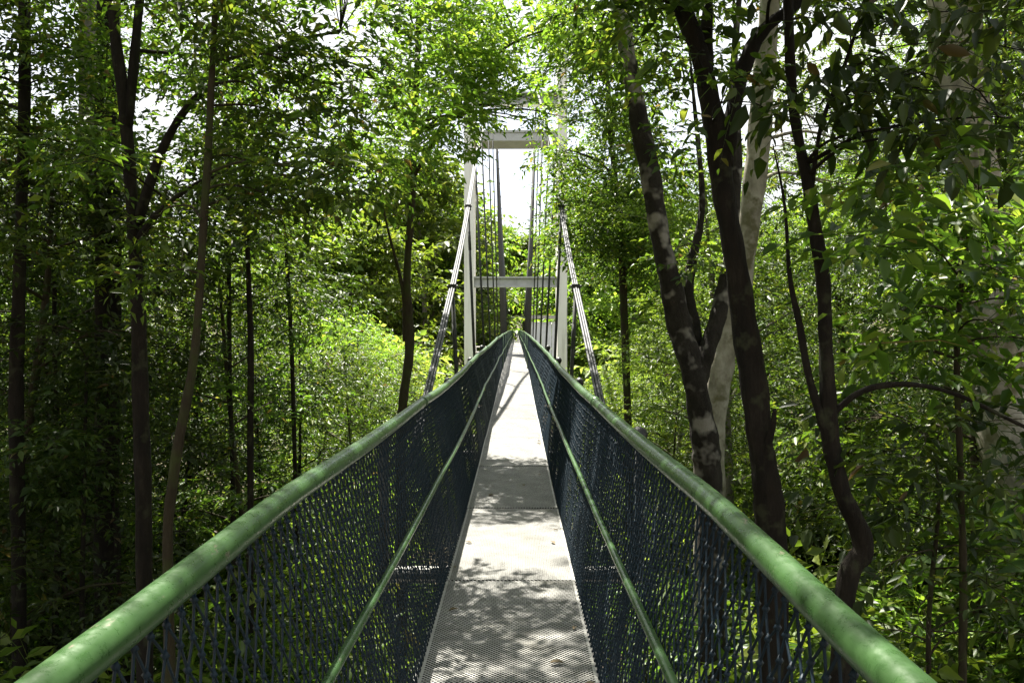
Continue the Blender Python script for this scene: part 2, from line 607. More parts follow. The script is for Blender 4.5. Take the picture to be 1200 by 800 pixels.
for s in (-1, 1):
    # side stringer the net is laced to
    m = MB()
    yy = -1.4
    ys = []
    while yy < BEND:
        ys.append(yy)
        yy += 2.2
    for a, b in zip(ys[:-1], ys[1:]):
        m.tube([(s * (HALF + .018), a, dz(a) - .035), (s * (HALF + .018), b, dz(b) - .035)], 0.022, 6, False)
    link('stringer', m.mesh('stringer'), M['galv'], bridge)
    # handrail: straight lengths with slight kinks
    knots = [-0.3, 2.2, 5.6, 8.3, 10.9, 13.4, 16.2, 18.9, 21.6, 24.3, 27.0] + [27 + 5.4 * i for i in range(1, 31)]
    jig = {q: (random.uniform(-.012, .012), random.uniform(-.014, .014)) for q in knots}
    jig[-0.3] = jig[2.2] = (0, 0)
    top = []
    mid = []
    for q in knots:
        h = rail_half(q)
        jx, jz = jig[q]
        top.append((s * (h + jx) - 0.02 * (1 - sstep(8, 20, q)), q, dz(q) + 1.15 + jz))
        hm = lerp(HALF, h, 0.56)
        mid.append((s * (hm - 0.036 + jx) - 0.01 * (1 - sstep(8, 20, q)), q, dz(q) + 0.64 + jz * 2))
    tp = []
    mp_ = []
    for src, dst in ((top, tp), (mid, mp_)):
        for i in range(len(src) - 1):
            a, b = Vector(src[i]), Vector(src[i + 1])
            for t in (0.04, 0.35, 0.65, 0.96):
                dst.append(a.lerp(b, t) - Vector((0, 0, 0.012 * math.sin(t * 3.14))))
    m = MB()
    m.tube(tp, 0.034, 16)
    hr = link('handrail', m.mesh('handrail'), M['rail'], bridge)
    for q in (5.6, 10.9, 16.2, 21.6):
        i = knots.index(q)
        p = Vector(top[i])
        m = MB()
        m.tube([p + Vector((0, -.06, -.002)), p + Vector((0, .06, .002))], 0.0372, 16)
        link('joint_sleeve', m.mesh('joint_sleeve'), M['rail'], hr)
    m = MB()
    m.tube(mp_, 0.0165, 10)
    link('middle_rail', m.mesh('middle_rail'), M['rail'], bridge)
    # green posts from 27 m on
    for q in [27.0 + 5.4 * i for i in range(0, 30)]:
        m = MB()
        m.tube([(s * HALF, q, dz(q) - .03), (s * HALF, q, dz(q) + 1.14)], 0.024, 8)
        link('post', m.mesh('post'), M['rail'], bridge)
    # outrigger stanchions with black caps
    for q in STAN:
        m = MB()
        xo = s * 0.90
        m.tube([(xo, q, dz(q) - .12), (xo, q, dz(q) + 0.86)], 0.035, 10)
        m.tube([(s * HALF, q, dz(q) - .085), (xo, q, dz(q) - .085)], 0.03, 8)
        m.tube([(xo, q, dz(q) + .62), (s * (rail_half(q) + .02), q, dz(q) + 1.12)], 0.014, 6)
        st = link('stanchion', m.mesh('stanchion'), M['hanger'], bridge)
        m = MB()
        m.ball((xo, q, dz(q) + 0.90), 0.062, 1.1, 14, 8)
        link('end_cap', m.mesh('end_cap'), M['black'], st)
    # main cable: bundle of strands
    pts = []
    yy = 7.4
    while yy < BEND - 4:
        pts.append((yy, cable_x(yy), cable_z(yy)))
        yy += 1.3 if yy < YT else 3.0
    for off, dzo in ((-.032, 0), (0, .012), (.032, 0), (0, -.018)):
        m = MB()
        m.tube([(s * (cx + off), q, cz + dzo) for q, cx, cz in pts], 0.0165, 6)
        link('main_cable', m.mesh('main_cable'), M['cable'], bridge)
    # hangers
    for q in HANG + FARH:
        if q > BEND - 8:
            continue
        cx, cz = cable_x(q), cable_z(q)
        if cz < dz(q) + 0.9:
            continue
        m = MB()
        near = q < YT
        r_ = 0.034 if near else 0.044
        m.tube([(s * cx, q, cz - .05), (s * 0.85, q, dz(q) - .10)], r_, 6)
        if near:
            zt = cz - .55
            tt = (cz - .05 - zt) / (cz - dz(q) + .05)
            xt = lerp(cx, .85, tt)
            m.tube([(s * xt, q, zt), (s * lerp(cx, .85, tt * 1.9), q, zt - .4)], 0.034, 8)
        h = link('hanger', m.mesh('hanger'), M['hanger'], bridge)
        m = MB()
        m.box(s * cx - .062, s * cx + .062, q - .05, q + .05, cz - .07, cz + .05)
        m.tube([(s * cx - .085, q, cz + .02), (s * cx + .085, q, cz + .02)], .02, 6)
        link('clamp', m.mesh('clamp', False), M['hanger'], h)
# cross beams under the deck
for q in STAN + HANG + FARH:
    if q > BEND - 8:
        continue
    m = MB()
    m.box(-0.92, 0.92, q - .04 + (.09 if q in STAN else 0), q + .04 + (.09 if q in STAN else 0), dz(q) - .16, dz(q) - .06)
    link('cross_beam', m.mesh('cross_beam', False), M['galv'], bridge)


# netting
def strands(A, B, r):
    """triangular prisms from A to B (n,3)"""
    d = B - A
    d /= np.linalg.norm(d, axis=1)[:, None]
    u = np.cross(d, np.array([0.0, 1.0, 0.13]))
    u /= np.linalg.norm(u, axis=1)[:, None]
    w = np.cross(d, u)
    V = np.empty((len(A), 6, 3))
    for k in range(3):
        a = 2.094 * k
        o = (u * math.cos(a) + w * math.sin(a)) * r
        V[:, k] = A + o
        V[:, 3 + k] = B + o
    base = np.array([[0, 1, 4, 3], [1, 2, 5, 4], [2, 0, 3, 5]])
    Fc = base[None] + (np.arange(len(A)) * 6)[:, None, None]
    return V.reshape(-1, 3), Fc.reshape(-1, 4)


def net_point(s, Y, T):
    rh = 0.60 - 0.18 * np.clip((Y - 12.5) / 14.5, 0, 1) ** 2 * (3 - 2 * np.clip((Y - 12.5) / 14.5, 0, 1))
    dzv = np.vectorize(dz)(Y)
    x = HALF + 0.008 + (rh - HALF) * T ** 1.15
    fold = 0.007 * np.sin(Y * 9.0 + 2.0 * np.sin(Y * 2.1)) * (1 - T) * np.clip(T * 6, 0, 1) + 0.012 * np.sin(Y * 3.3 + T * 4) * T * (1 - T) * 4
    sag = -0.03 * np.sin(np.pi * T) * np.abs(np.sin(Y * 1.15))
    return np.stack((s * (x + fold) - 0.02 * T * np.clip((20 - Y) / 12, 0, 1), Y, dzv - 0.02 + T * 1.16 + sag), axis=-1)


def net(s, y0, y1, p, q, r, knots_to, kr):
    rows = int(round(1.16 / (q / 2)))
    cols = int((y1 - y0) / p)
    J, I = np.meshgrid(np.arange(rows + 1), np.arange(cols + 1), indexing='ij')
    Y = y0 + (I + 0.5 * (J % 2)) * p + rng.normal(0, p * 0.07, I.shape)
    T = J / rows + rng.normal(0, 0.06 / rows, I.shape)
    T = np.clip(T, 0, 1)
    P = net_point(s, Y, T)
    A, B = [], []
    for j in range(rows):
        odd = j % 2
        a = P[j]
        A.append(a)
        B.append(P[j + 1])
        if odd:
            A.append(a[:-1])
            B.append(P[j + 1][1:])
        else:
            A.append(a[1:])
            B.append(P[j + 1][:-1])
    V, Fq = strands(np.concatenate(A), np.concatenate(B), r)
    me = mesh_np('rope_netting', V, Fq, 4)
    me.materials.append(M['rope'])
    o = link('rope_netting', me, None, bridge)
    o['kind'] = 'stuff'
    if knots_to:
        K = P.reshape(-1, 3)
        K = K[K[:, 1] < knots_to]
        off = np.array([[1, 0, 0], [-1, 0, 0], [0, 1, 0], [0, -1, 0], [0, 0, 1.5], [0, 0, -1.5]]) * kr
        KV = (K[:, None] + off[None]).reshape(-1, 3)
        base = np.array([[0, 2, 4], [2, 1, 4], [1, 3, 4], [3, 0, 4], [2, 0, 5], [1, 2, 5], [3, 1, 5], [0, 3, 5]])
        KF = (base[None] + (np.arange(len(K)) * 6)[:, None, None]).reshape(-1, 3)
        me = mesh_np('knots', KV, KF, 3, True)
        me.materials.append(M['rope'])
        kk = link('knots', me, None, o)
        kk['kind'] = 'stuff'


for s in (-1, 1):
    net(s, 0.55, 12.0, 0.064, 0.105, 0.0035, 9.0, 0.0095)
    net(s, 12.0, 34.0, 0.10, 0.12, 0.006, 0, 0)
    net(s, 34.0, 186.0, 0.45, 0.29, 0.018, 0, 0)

# ------------------------------------------------------------------ tower
tower = thing('bridge_tower', 'tall cream portal tower with two legs straddling the footbridge', 'tower', (0, YT, 0))
gz = ground_z(0, YT)
ZT = cable_z(YT) + 2.6
for s in (-1, 1):
    m = MB()
    m.box(s * 2.62 - .27, s * 2.62 + .27, -.3, 1.9, gz - .3, ZT)
    m.box(s * 2.62 - .31, s * 2.62 + .31, -.34, 1.94, ZT + .002, ZT + .3)
    lg = link('leg', m.mesh('leg', False), M['concrete'], tower)
    m = MB()
    m.box(s * 2.62 - .6, s * 2.62 + .6, -.7, 2.3, gz - .5, gz + .7)
    link('footing', m.mesh('footing', False), M['concrete'], lg)


def ibeam(zc, h, w, name):
    m = MB()
    L0 = 2.348
    m.box(-L0, L0, -w / 2, w / 2, zc + h / 2 - .09, zc + h / 2)
    m.box(-L0, L0, -w / 2, w / 2, zc - h / 2, zc - h / 2 + .09)
    m.box(-L0, L0, -.05, .05, zc - h / 2 + .09, zc + h / 2 - .09)
    for i in range(-2, 3):
        m.box(i * .95 - .012, i * .95 + .012, -w / 2 + .01, -.05, zc - h / 2 + .092, zc + h / 2 - .092)
    return link(name, m.mesh(name, False), M['beam'], tower)


ibeam(4.28, 0.60, 0.36, 'crossbeam')
m = MB()
m.box(-2.348, 2.348, -.25, 1.85, 12.16, 12.72)
m.box(-2.348, 2.348, -.31, -.252, 12.62, 12.74)
link('portal_beam', m.mesh('portal_beam', False), M['beam'], tower)
ibeam(cable_z(YT) - .55, 0.7, 0.7, 'saddle_beam')
for s in (-1, 1):
    m = MB()
    cx = cable_x(YT)
    m.tube([(s * cx, -.5, cable_z(YT) - .22), (s * cx, -.25, cable_z(YT) - .09), (s * cx, 0, cable_z(YT) - .05), (s * cx, .25, cable_z(YT) - .09), (s * cx, .5, cable_z(YT) - .24)], .09, 8)
    link('saddle', m.mesh('saddle'), M['hanger'], tower)

# end portal of the bridge
gate = thing('end_portal', 'small pale gate frame at the far end of the footbridge', 'gate', (0, BEND, dz(BEND)))
for s in (-1, 1):
    m = MB()
    m.box(s * .75 - .09, s * .75 + .09, -.09, .09, -8.5, 2.60)
    link('gate_post', m.mesh('gate_post', False), M['concrete'], gate)
m = MB()
m.box(-.92, .92, -.12, .12, 2.603, 2.95)
link('lintel', m.mesh('lintel', False), M['concrete'], gate)
# ------------------------------------------------------------------ shelter beyond the tower
shel = thing('shelter', 'pale grey flat roofed shelter on posts beyond the tower', 'building', (2.55, 66, 0))
zg = ground_z(2.55, 66)
m = MB()
for (xa, xb) in ((-1.25, -.45), (-.42, .40), (.43, 1.25)):
    m.box(xa, xb, -.06, .06, -2.0, 2.2)
link('wall', m.mesh('wall', False), M['wall'], shel)
m = MB()
m.box(-1.45, 1.6, -.5, 3.4, 2.5, 2.68)
m.box(-1.5, 1.65, -.55, 3.45, 2.683, 2.74)
link('roof', m.mesh('roof', False), M['roof'], shel)
m = MB()
m.box(-1.4, 1.5, -.4, 3.2, -2.3, -2.0)
link('platform', m.mesh('platform', False), M['concrete'], shel)
for xa in (-1.35, 1.38):
    for ya in (.15, 3.0):
        m = MB()
        m.box(xa - .09, xa + .09, ya - .09, ya + .09, zg - .4, 2.498)
        link('post', m.mesh('post', False), M['concrete'], shel)

fence = thing('railing', 'pale metal railing on a landing beside the tower foot', 'railing', (-2.5, 58, 0))
fence.scale = (.5, 1, 1)
zg = ground_z(-2.5, 58)
m = MB()
m.box(-1.7, 1.7, -.4, 1.6, -1.1, -.85)
link('landing', m.mesh('landing', False), M['concrete'], fence)
for xa in (-1.5, -.75, 0, .75, 1.5):
    m = MB()
    m.tube([(xa, 0, -.85), (xa, 0, .32)], .03, 6)
    link('post', m.mesh('post'), M['concrete'], fence)
for zz in (-.45, -.05, .33):
    m = MB()
    m.tube([(-1.6, -.03, zz), (1.6, -.03, zz)], .035, 6)
    link('rail', m.mesh('rail'), M['concrete'], fence)
for xa in (-1.3, 1.3):
    m = MB()
    m.box(xa - .12, xa + .12, .4, .64, zg - .4, -1.1)
    link('pier', m.mesh('pier', False), M['concrete'], fence)


# ------------------------------------------------------------------ foliage
def leaf_mesh(name, base, axis, normal, length, width, fold=0.25, curl=0.12, six=True, twig=None):
    """one leaf per row: folded along its midrib, pointed, a little curled"""
    n = len(base)
    axis = axis / np.linalg.norm(axis, axis=1)[:, None]
    side = np.cross(axis, normal)
    side /= np.linalg.norm(side, axis=1)[:, None] + 1e-9
    nor = np.cross(side, axis)
    l = length[:, None]
    w = width[:, None]
    tip = base + axis * l - nor * l * curl
    if six:
        V = np.empty((n, 6, 3))
        V[:, 0] = base
        for k, sg in ((1, 1), (5, -1)):
            V[:, k] = base + axis * l * .32 + side * w * .46 * sg + nor * w * fold
        for k, sg in ((2, 1), (4, -1)):
            V[:, k] = base + axis * l * .68 + side * w * .36 * sg + nor * (w * fold * .8 - l * curl * .4)
        V[:, 3] = tip
        Fb = np.array([[0, 1, 2], [0, 2, 3], [0, 3, 4], [0, 4, 5]])
        k = 6
    else:
        V = np.empty((n, 4, 3))
        V[:, 0] = base
        V[:, 1] = base + axis * l * .42 + side * w * .5 + nor * w * fold
        V[:, 2] = tip
        V[:, 3] = base + axis * l * .42 - side * w * .5 + nor * w * fold
        Fb = np.array([[0, 1, 2], [0, 2, 3]])
        k = 4
    Fc = (Fb[None] + (np.arange(n) * k)[:, None, None]).reshape(-1, 3)
    V = V.reshape(-1, 3)
    if twig is not None:                     # thin stalks the leaves sit on
        a, b, c, w = twig
        up = np.array([0, 0, 1.0])
        T = np.stack((a - up * w, a + up * w, b + up * w * .8, b - up * w * .8, c), axis=1)
        Tb = np.array([[0, 1, 2], [0, 2, 3], [3, 2, 4]])
        Fc = np.concatenate((Fc, (Tb[None] + (np.arange(len(a)) * 5)[:, None, None]).reshape(-1, 3) + len(V)))
        V = np.concatenate((V, T.reshape(-1, 3)))
    return mesh_np(name, V, Fc, 3)


def unit(v):
    return v / (np.linalg.norm(v, axis=1)[:, None] + 1e-9)


def foliage(name, clumps, n_sprig, leaf, k=7, six=False, droop=0.35, flat=0.6, aspect=0.42, spread=1.0, rg=None):
    """clumps: (x,y,z,r). Sprays of alternate leaves spread through each clump."""
    rg = rg or rng
    cl = np.array(clumps, dtype=float)
    wts = cl[:, 3] ** 2
    idx = rg.choice(len(cl), size=n_sprig, p=wts / wts.sum())
    c = cl[idx]
    u = unit(rg.normal(size=(n_sprig, 3)))
    rad = rg.random(n_sprig) ** 0.45
    off = u * rad[:, None] * c[:, 3:4] * np.array([1, 1, flat]) * spread
    p0 = c[:, :3] + off
    d = unit(u * np.array([1, 1, .35]) * .8 + rg.normal(size=(n_sprig, 3)) * np.array([.6, .6, .35]) + np.array([0, 0, .08]))
    tw = leaf * (2.2 + rg.random(n_sprig) * 2.2)
    sd = unit(np.cross(d, np.array([0, 0, 1.0])) + rg.normal(size=(n_sprig, 3)) * .22)
    up = np.cross(sd, d)
    B, A, Nn, Ls = [], [], [], []
    for i in range(k):
        t = 0.1 + 0.9 * i / (k - 1)
        sg = 1 if i % 2 else -1
        b = p0 + d * (tw * t)[:, None] - np.array([0, 0, 1.0]) * (tw * t * t * .25)[:, None]
        last = (i == k - 1)
        a = d * (0.95 if last else 0.62) + sd * (0.0 if last else 0.8 * sg) - np.array([0, 0, 1.0]) * droop * (0.5 + rg.random((n_sprig, 1)))
        a = unit(a + rg.normal(size=(n_sprig, 3)) * .22)
        nn = unit(up + rg.normal(size=(n_sprig, 3)) * .42 + np.array([0, 0, .2]))
        B.append(b)
        A.append(a)
        Nn.append(nn)
        Ls.append(leaf * (0.5 + 0.9 * rg.random(n_sprig) ** 1.3) * (0.75 + 0.5 * math.sin(3.0 * t)))
    B = np.concatenate(B)
    A = np.concatenate(A)
    Nn = np.concatenate(Nn)
    Ls = np.concatenate(Ls)
    dn = np.array([0, 0, 1.0])
    tg = (p0 - d * (tw * .35)[:, None], p0 + d * (tw * .5)[:, None] - dn * (tw * .25 * .25)[:, None], p0 + d * tw[:, None] - dn * (tw * .25)[:, None], leaf * .028)
    return leaf_mesh(name, B, A, Nn, Ls, Ls * aspect * (0.7 + .6 * rg.random(len(Ls))), six=six, twig=tg)


def limb_path(a, b, rs, sag=0.0, n=5):
    a, b = Vector(a), Vector(b)
    L = (b - a).length
    mid1 = a.lerp(b, .35) + Vector((rs.uniform(-.1, .1) * L, rs.uniform(-.1, .1) * L, (.10 + sag) * L))
    mid2 = a.lerp(b, .7) + Vector((rs.uniform(-.08, .08) * L, rs.uniform(-.08, .08) * L, .08 * L))
    return smooth_path([a, mid1, mid2, b], n)


def tree_variant(seed, H, base, Rc, r0, leaf, n_limb, n_sprig, k=7, top_taper=1.0, aspect=.42, droop=.35, flat=.6, cr=(.55, 1.05)):
    """returns trunk mesh with limbs and crown mesh, base at the origin"""
    rs = random.Random(seed)
    rg = np.random.default_rng(seed)
    m = MB()
    lean = Vector((rs.uniform(-.06, .06), rs.uniform(-.06, .06), 0)) * H
    axis = smooth_path([(0, 0, -.4), (rs.uniform(-.12, .12), rs.uniform(-.12, .12), H * .2), lean * .4 + Vector((rs.uniform(-.2, .2), rs.uniform(-.2, .2), H * .5)), lean * .8 + Vector((0, 0, H * .78)), lean + Vector((0, 0, H * .97))], 5)
    na = len(axis)
    rad = [max(.012, r0 * (1.25 if i == 0 else 1) * (1 - .86 * (i / (na - 1)) ** 1.15)) for i in range(na)]
    m.tube(axis, rad, 9, True, .10, rs)
    clumps = []
    for i in range(n_limb):
        f = base + (1 - base) * ((i + rs.random()) / n_limb)
        q = f * (na - 1) * .97
        i0 = int(q)
        p = axis[i0].lerp(axis[min(na - 1, i0 + 1)], q - i0)
        rr = rad[i0]
        rel = (f - base) / (1 - base)
        span = Rc * (0.45 + .75 * math.sin(math.pi * min(1, .22 + rel * .78 * top_taper))) * rs.uniform(.65, 1.1)
        an = i * 2.4 + rs.uniform(-.5, .5)
        end = p + Vector((math.cos(an) * span, math.sin(an) * span, span * rs.uniform(.05, .55)))
        path = limb_path(p, end, rs, -.02)
        m.tube(path, [max(.008, rr * .55 * (1 - .85 * t / (len(path) - 1))) for t in range(len(path))], 5, False, 0, rs)
        clumps.append((*end, rs.uniform(*cr)))
        for j in range(3):
            t = rs.uniform(.35, .9)
            q0 = path[int(t * (len(path) - 1))]
            e2 = q0 + Vector((rs.uniform(-1, 1), rs.uniform(-1, 1), rs.uniform(-.35, .6))) * span * .5
            m.tube(limb_path(q0, e2, rs, 0, 3), [max(.005, rr * .22 * (1 - .1 * z)) for z in range(10)], 4, False, 0, rs)
            clumps.append((*e2, rs.uniform(*cr) * .85))
    clumps.append((*axis[-1], rs.uniform(*cr)))
    crown = foliage('crown', clumps, n_sprig, leaf, k, False, droop, flat, aspect, rg=rg)
    return m.mesh('trunk'), crown


def shrub_variant(seed, H, Rc, leaf, n_stem, n_sprig, k=6, aspect=.42, droop=.4, six=False):
    rs = random.Random(seed)
    rg = np.random.default_rng(seed)
    m = MB()
    clumps = []
    for i in range(n_stem):
        an = i * 2.4 + rs.random()
        e = Vector((math.cos(an) * Rc * rs.uniform(.2, .9), math.sin(an) * Rc * rs.uniform(.2, .9), H * rs.uniform(.45, 1)))
        path = limb_path((rs.uniform(-.1, .1), rs.uniform(-.1, .1), -.3), e, rs, .05)
        m.tube(path, [max(.006, .03 * (1 - .8 * t / (len(path) - 1))) for t in range(len(path))], 5, False, 0, rs)
        clumps.append((*e, rs.uniform(.3, .6) * Rc * .7))
        for j in range(2):
            q = path[rs.randrange(4, len(path) - 1)]
            clumps.append((q.x + rs.uniform(-.3, .3) * Rc, q.y + rs.uniform(-.3, .3) * Rc, q.z + rs.uniform(-.1, .3), rs.uniform(.25, .5) * Rc * .7))
    return m.mesh('stem'), foliage('foliage', clumps, n_sprig, leaf, k, six, droop, .8, aspect, rg=rg)


TREES = {
    'tall0': (tree_variant(101, 17, .38, 3.4, .22, .115, 20, 2700), 'bark_grey', 'leaf'),
    'tall1': (tree_variant(102, 19, .42, 3.8, .26, .12, 22, 2900), 'bark_dark', 'leaf_dark'),
    'tall2': (tree_variant(103, 15, .35, 3.0, .18, .105, 18, 2500), 'bark_brown', 'leaf'),
    'mid0': (tree_variant(104, 10, .22, 2.3, .11, .095, 16, 2600), 'bark_dark', 'leaf'),
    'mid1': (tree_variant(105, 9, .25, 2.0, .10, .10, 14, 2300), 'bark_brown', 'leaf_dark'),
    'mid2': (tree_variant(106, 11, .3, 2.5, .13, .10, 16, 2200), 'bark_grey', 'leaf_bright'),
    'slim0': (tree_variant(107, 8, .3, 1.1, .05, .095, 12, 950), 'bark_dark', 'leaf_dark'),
    'slim1': (tree_variant(108, 9.5, .35, 1.2, .055, .10, 12, 1000), 'bark_brown', 'leaf'),
    'far0': (tree_variant(111, 16, .3, 3.6, .22, .34, 20, 1500, 6, aspect=.6), 'bark_grey', 'leaf_bright'),
    'far1': (tree_variant(112, 17, .3, 3.2, .22, .30, 20, 1700, 6, aspect=.6), 'bark_grey', 'leaf'),
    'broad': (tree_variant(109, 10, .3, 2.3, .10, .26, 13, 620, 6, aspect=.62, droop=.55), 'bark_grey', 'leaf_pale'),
}
SHRUBS = {
    's0': (shrub_variant(201, 2.2, 1.2, .15, 9, 420), 'bark_brown', 'leaf'),
    's1': (shrub_variant(202, 2.8, 1.3, .18, 9, 380, aspect=.36), 'bark_brown', 'leaf_bright'),
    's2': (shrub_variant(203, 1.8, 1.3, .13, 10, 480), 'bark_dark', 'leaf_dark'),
    's3': (shrub_variant(204, 3.4, 1.1, .22, 8, 260, aspect=.3, droop=.6), 'bark_brown', 'leaf'),
}
for (t_, c_), b_, l_ in TREES.values():
    t_.materials.append(M[b_])
    c_.materials.append(M[l_])
for (t_, c_), b_, l_ in SHRUBS.values():
    t_.materials.append(M[b_])
    c_.materials.append(M[l_])


def place_tree(kind, x, y, sc, rz, label, group, name='forest_tree', sink=0.0, z=None):
    (tm, cm), b_, l_ = TREES[kind]
    o = thing(name, label, 'tree', (x, y, (ground_z(x, y) if z is None else z) - sink), group)
    o.rotation_euler = (0, 0, rz)
    o.scale = (sc, sc, sc)
    link('trunk', tm, None, o)
    link('crown', cm, None, o)
    return o


def place_shrub(kind, x, y, sc, rz, label, group, name='shrub'):
    (tm, cm), b_, l_ = SHRUBS[kind]
    o = thing(name, label, 'shrub', (x, y, ground_z(x, y)), group)
    o.rotation_euler = (0, 0, rz)
    o.scale = (sc, sc, sc)
    link('stem', tm, None, o)
    link('foliage', cm, None, o)
    return o


LOOK = {
    'tall0': 'tall grey barked tree with mid green crown',
    'tall1': 'very tall dark barked tree with dark crown',
    'tall2': 'tall brown barked tree with fine leaves',
    'mid0': 'bushy middle sized tree with mid green leaves',
    'mid1': 'bushy middle sized tree with dark leaves',
    'mid2': 'bushy middle sized tree with bright leaves',
    'slim0': 'slim dark stemmed sapling with dark leaves',
    'slim1': 'slim brown stemmed sapling with green leaves',
    'broad': 'tree with large pale green leaves',
    'far0': 'distant round crowned tree with bright leaves',
    'far1': 'distant dense tree with mid green leaves',
}
WHERE = {
    'tall': 'in the forest', 'mid': 'under the canopy', 'slim': 'among forest trunks', 'broad': 'in the clearing',
    'low': 'below the deck', 'far': 'beyond the tower',
}


placed = []


def free(x, y, dmin):
    for a, b in placed:
        if (a - x) ** 2 + (b - y) ** 2 < dmin * dmin:
            return False
    placed.append((x, y))
    return True


rp = random.Random(5)


def scatter(n, kinds, cat, region, dmin, sc=(.85, 1.15), name='forest_tree'):
    c = 0
    tries = 0
    while c < n and tries < n * 60:
        tries += 1
        x, y = region()
        if free(x, y, dmin):
            kd = rp.choice(kinds)
            wh = WHERE[cat] + (', left of bridge' if x < 0 else ', right of bridge')
            place_tree(kd, x, y, rp.uniform(*sc), rp.uniform(0, 6.28), LOOK[kd] + ' ' + wh, LOOK[kd] + ' ' + wh, name)
            c += 1


def reg_side(s, y0, y1, xin, xout_k, xout_b):
    def f():
        y = rp.uniform(y0, y1)
        xo = xout_k * y + xout_b
        return s * rp.uniform(xin(y), max(xin(y) + .5, xo)), y
    return f


TALL = ['tall0', 'tall1', 'tall2']
MID = ['mid0', 'mid1', 'mid2']
# forest walls at either side
scatter(9, TALL, 'tall', reg_side(-1, 8, 34, lambda y: 5.5 + .48 * y, .75, 5), 3.0)
scatter(11, TALL, 'tall', reg_side(1, 16, 36, lambda y: 5.0 + .14 * y, .75, 4), 3.0)
scatter(20, MID, 'mid', reg_side(-1, 9, 32, lambda y: 4.6 + .08 * y, .70, 3), 2.0)
scatter(15, MID + ['mid1', 'mid1'], 'mid', reg_side(1, 13, 30, lambda y: 4.6 + .16 * y, .70, 4), 2.0)
scatter(16, ['slim0', 'slim1'], 'slim', reg_side(-1, 9.5, 22, lambda y: 3.4, .65, 1), 1.1, name='sapling')
scatter(6, ['slim0', 'slim1'], 'slim', reg_side(1, 9, 20, lambda y: 3.6, .65, 1), 1.1, name='sapling')
# low trees filling the sunlit corridor
scatter(14, ['mid2', 'mid0', 'mid2'], 'low', reg_side(-1, 14, 60, lambda y: 3.9, .12, 4.5), 2.2, (.75, 1.0), 'corridor_tree')
scatter(14, ['mid2', 'mid0', 'mid2'], 'low', reg_side(1, 14, 60, lambda y: 3.9, .12, 4.5), 2.2, (.75, 1.0), 'corridor_tree')
scatter(6, ['broad'], 'broad', reg_side(-1, 18, 42, lambda y: 4.0, .12, 3.0), 2.0, (.95, 1.25), 'broad_leaved_tree')
scatter(3, ['broad'], 'broad', reg_side(1, 20, 42, lambda y: 4.4, .12, 3), 2.0, (.95, 1.2), 'broad_leaved_tree')
# farther forest
FARK = ['far0', 'far1', 'far0']
scatter(28, FARK, 'far', reg_side(-1, 64, 200, lambda y: 7.5, .24, 8), 5, (1.15, 1.6), 'hillside_tree')
scatter(28, FARK, 'far', reg_side(1, 76, 200, lambda y: 7.5, .24, 8), 5, (1.15, 1.6), 'hillside_tree')


scatter(8, FARK, 'far', reg_side(-1, 78, 120, lambda y: 8, .05, 10), 4, (1.7, 2.0), 'hillside_tree')
scatter(8, FARK, 'far', reg_side(1, 82, 120, lambda y: 8, .05, 10), 4, (1.7, 2.0), 'hillside_tree')


def reg_far():
    y = rp.uniform(205, 300)
    return rp.uniform(-.28 * y, .28 * y), y


scatter(46, FARK, 'far', reg_far, 6, (1.7, 2.3), 'hillside_tree')
scatter(12, FARK, 'far', lambda: (rp.uniform(-24, 24), rp.uniform(198, 226)), 4.5, (1.0, 1.4), 'hillside_tree')
scatter(26, ['far0', 'far1'], 'far', lambda: (rp.uniform(-45, 45), rp.uniform(226, 250)), 4.0, (.8, 1.2), 'hillside_tree')

# understorey shrubs
cnt = 0
shr_lab = {
    's0': 'leafy green understorey shrub on the forest floor',
    's1': 'bright green understorey shrub with long leaves on the forest floor',
    's2': 'low dark leaved shrub on the shaded forest floor',
    's3': 'tall shrub with long drooping leaves on the forest floor',
}
for i in range(150):
    s = -1 if i % 2 else 1
    y = rp.uniform(5, 26)
    x = s * rp.uniform(2.0, .66 * y + 2.5)
    kd = rp.choice(list(SHRUBS))
    place_shrub(kd, x, y, rp.uniform(.8, 1.35), rp.uniform(0, 6.28), shr_lab[kd] + (' left of the bridge' if s < 0 else ' right of the bridge'), ('left ' if s < 0 else 'right ') + 'understorey shrubs ' + kd.replace('s0', 'green').replace('s1', 'bright').replace('s2', 'dark').replace('s3', 'drooping'))


# ------------------------------------------------------------------ individual trees beside the bridge
def region_clumps(n, x0, x1, y0, y1, d0, d1, r0, r1, seed):
    rs = random.Random(seed)
    out = []
    for i in range(n):
        p = px(rs.uniform(x0, x1), rs.uniform(y0, y1), rs.uniform(d0, d1))
        out.append((p.x, p.y, p.z, rs.uniform(r0, r1)))
    return out


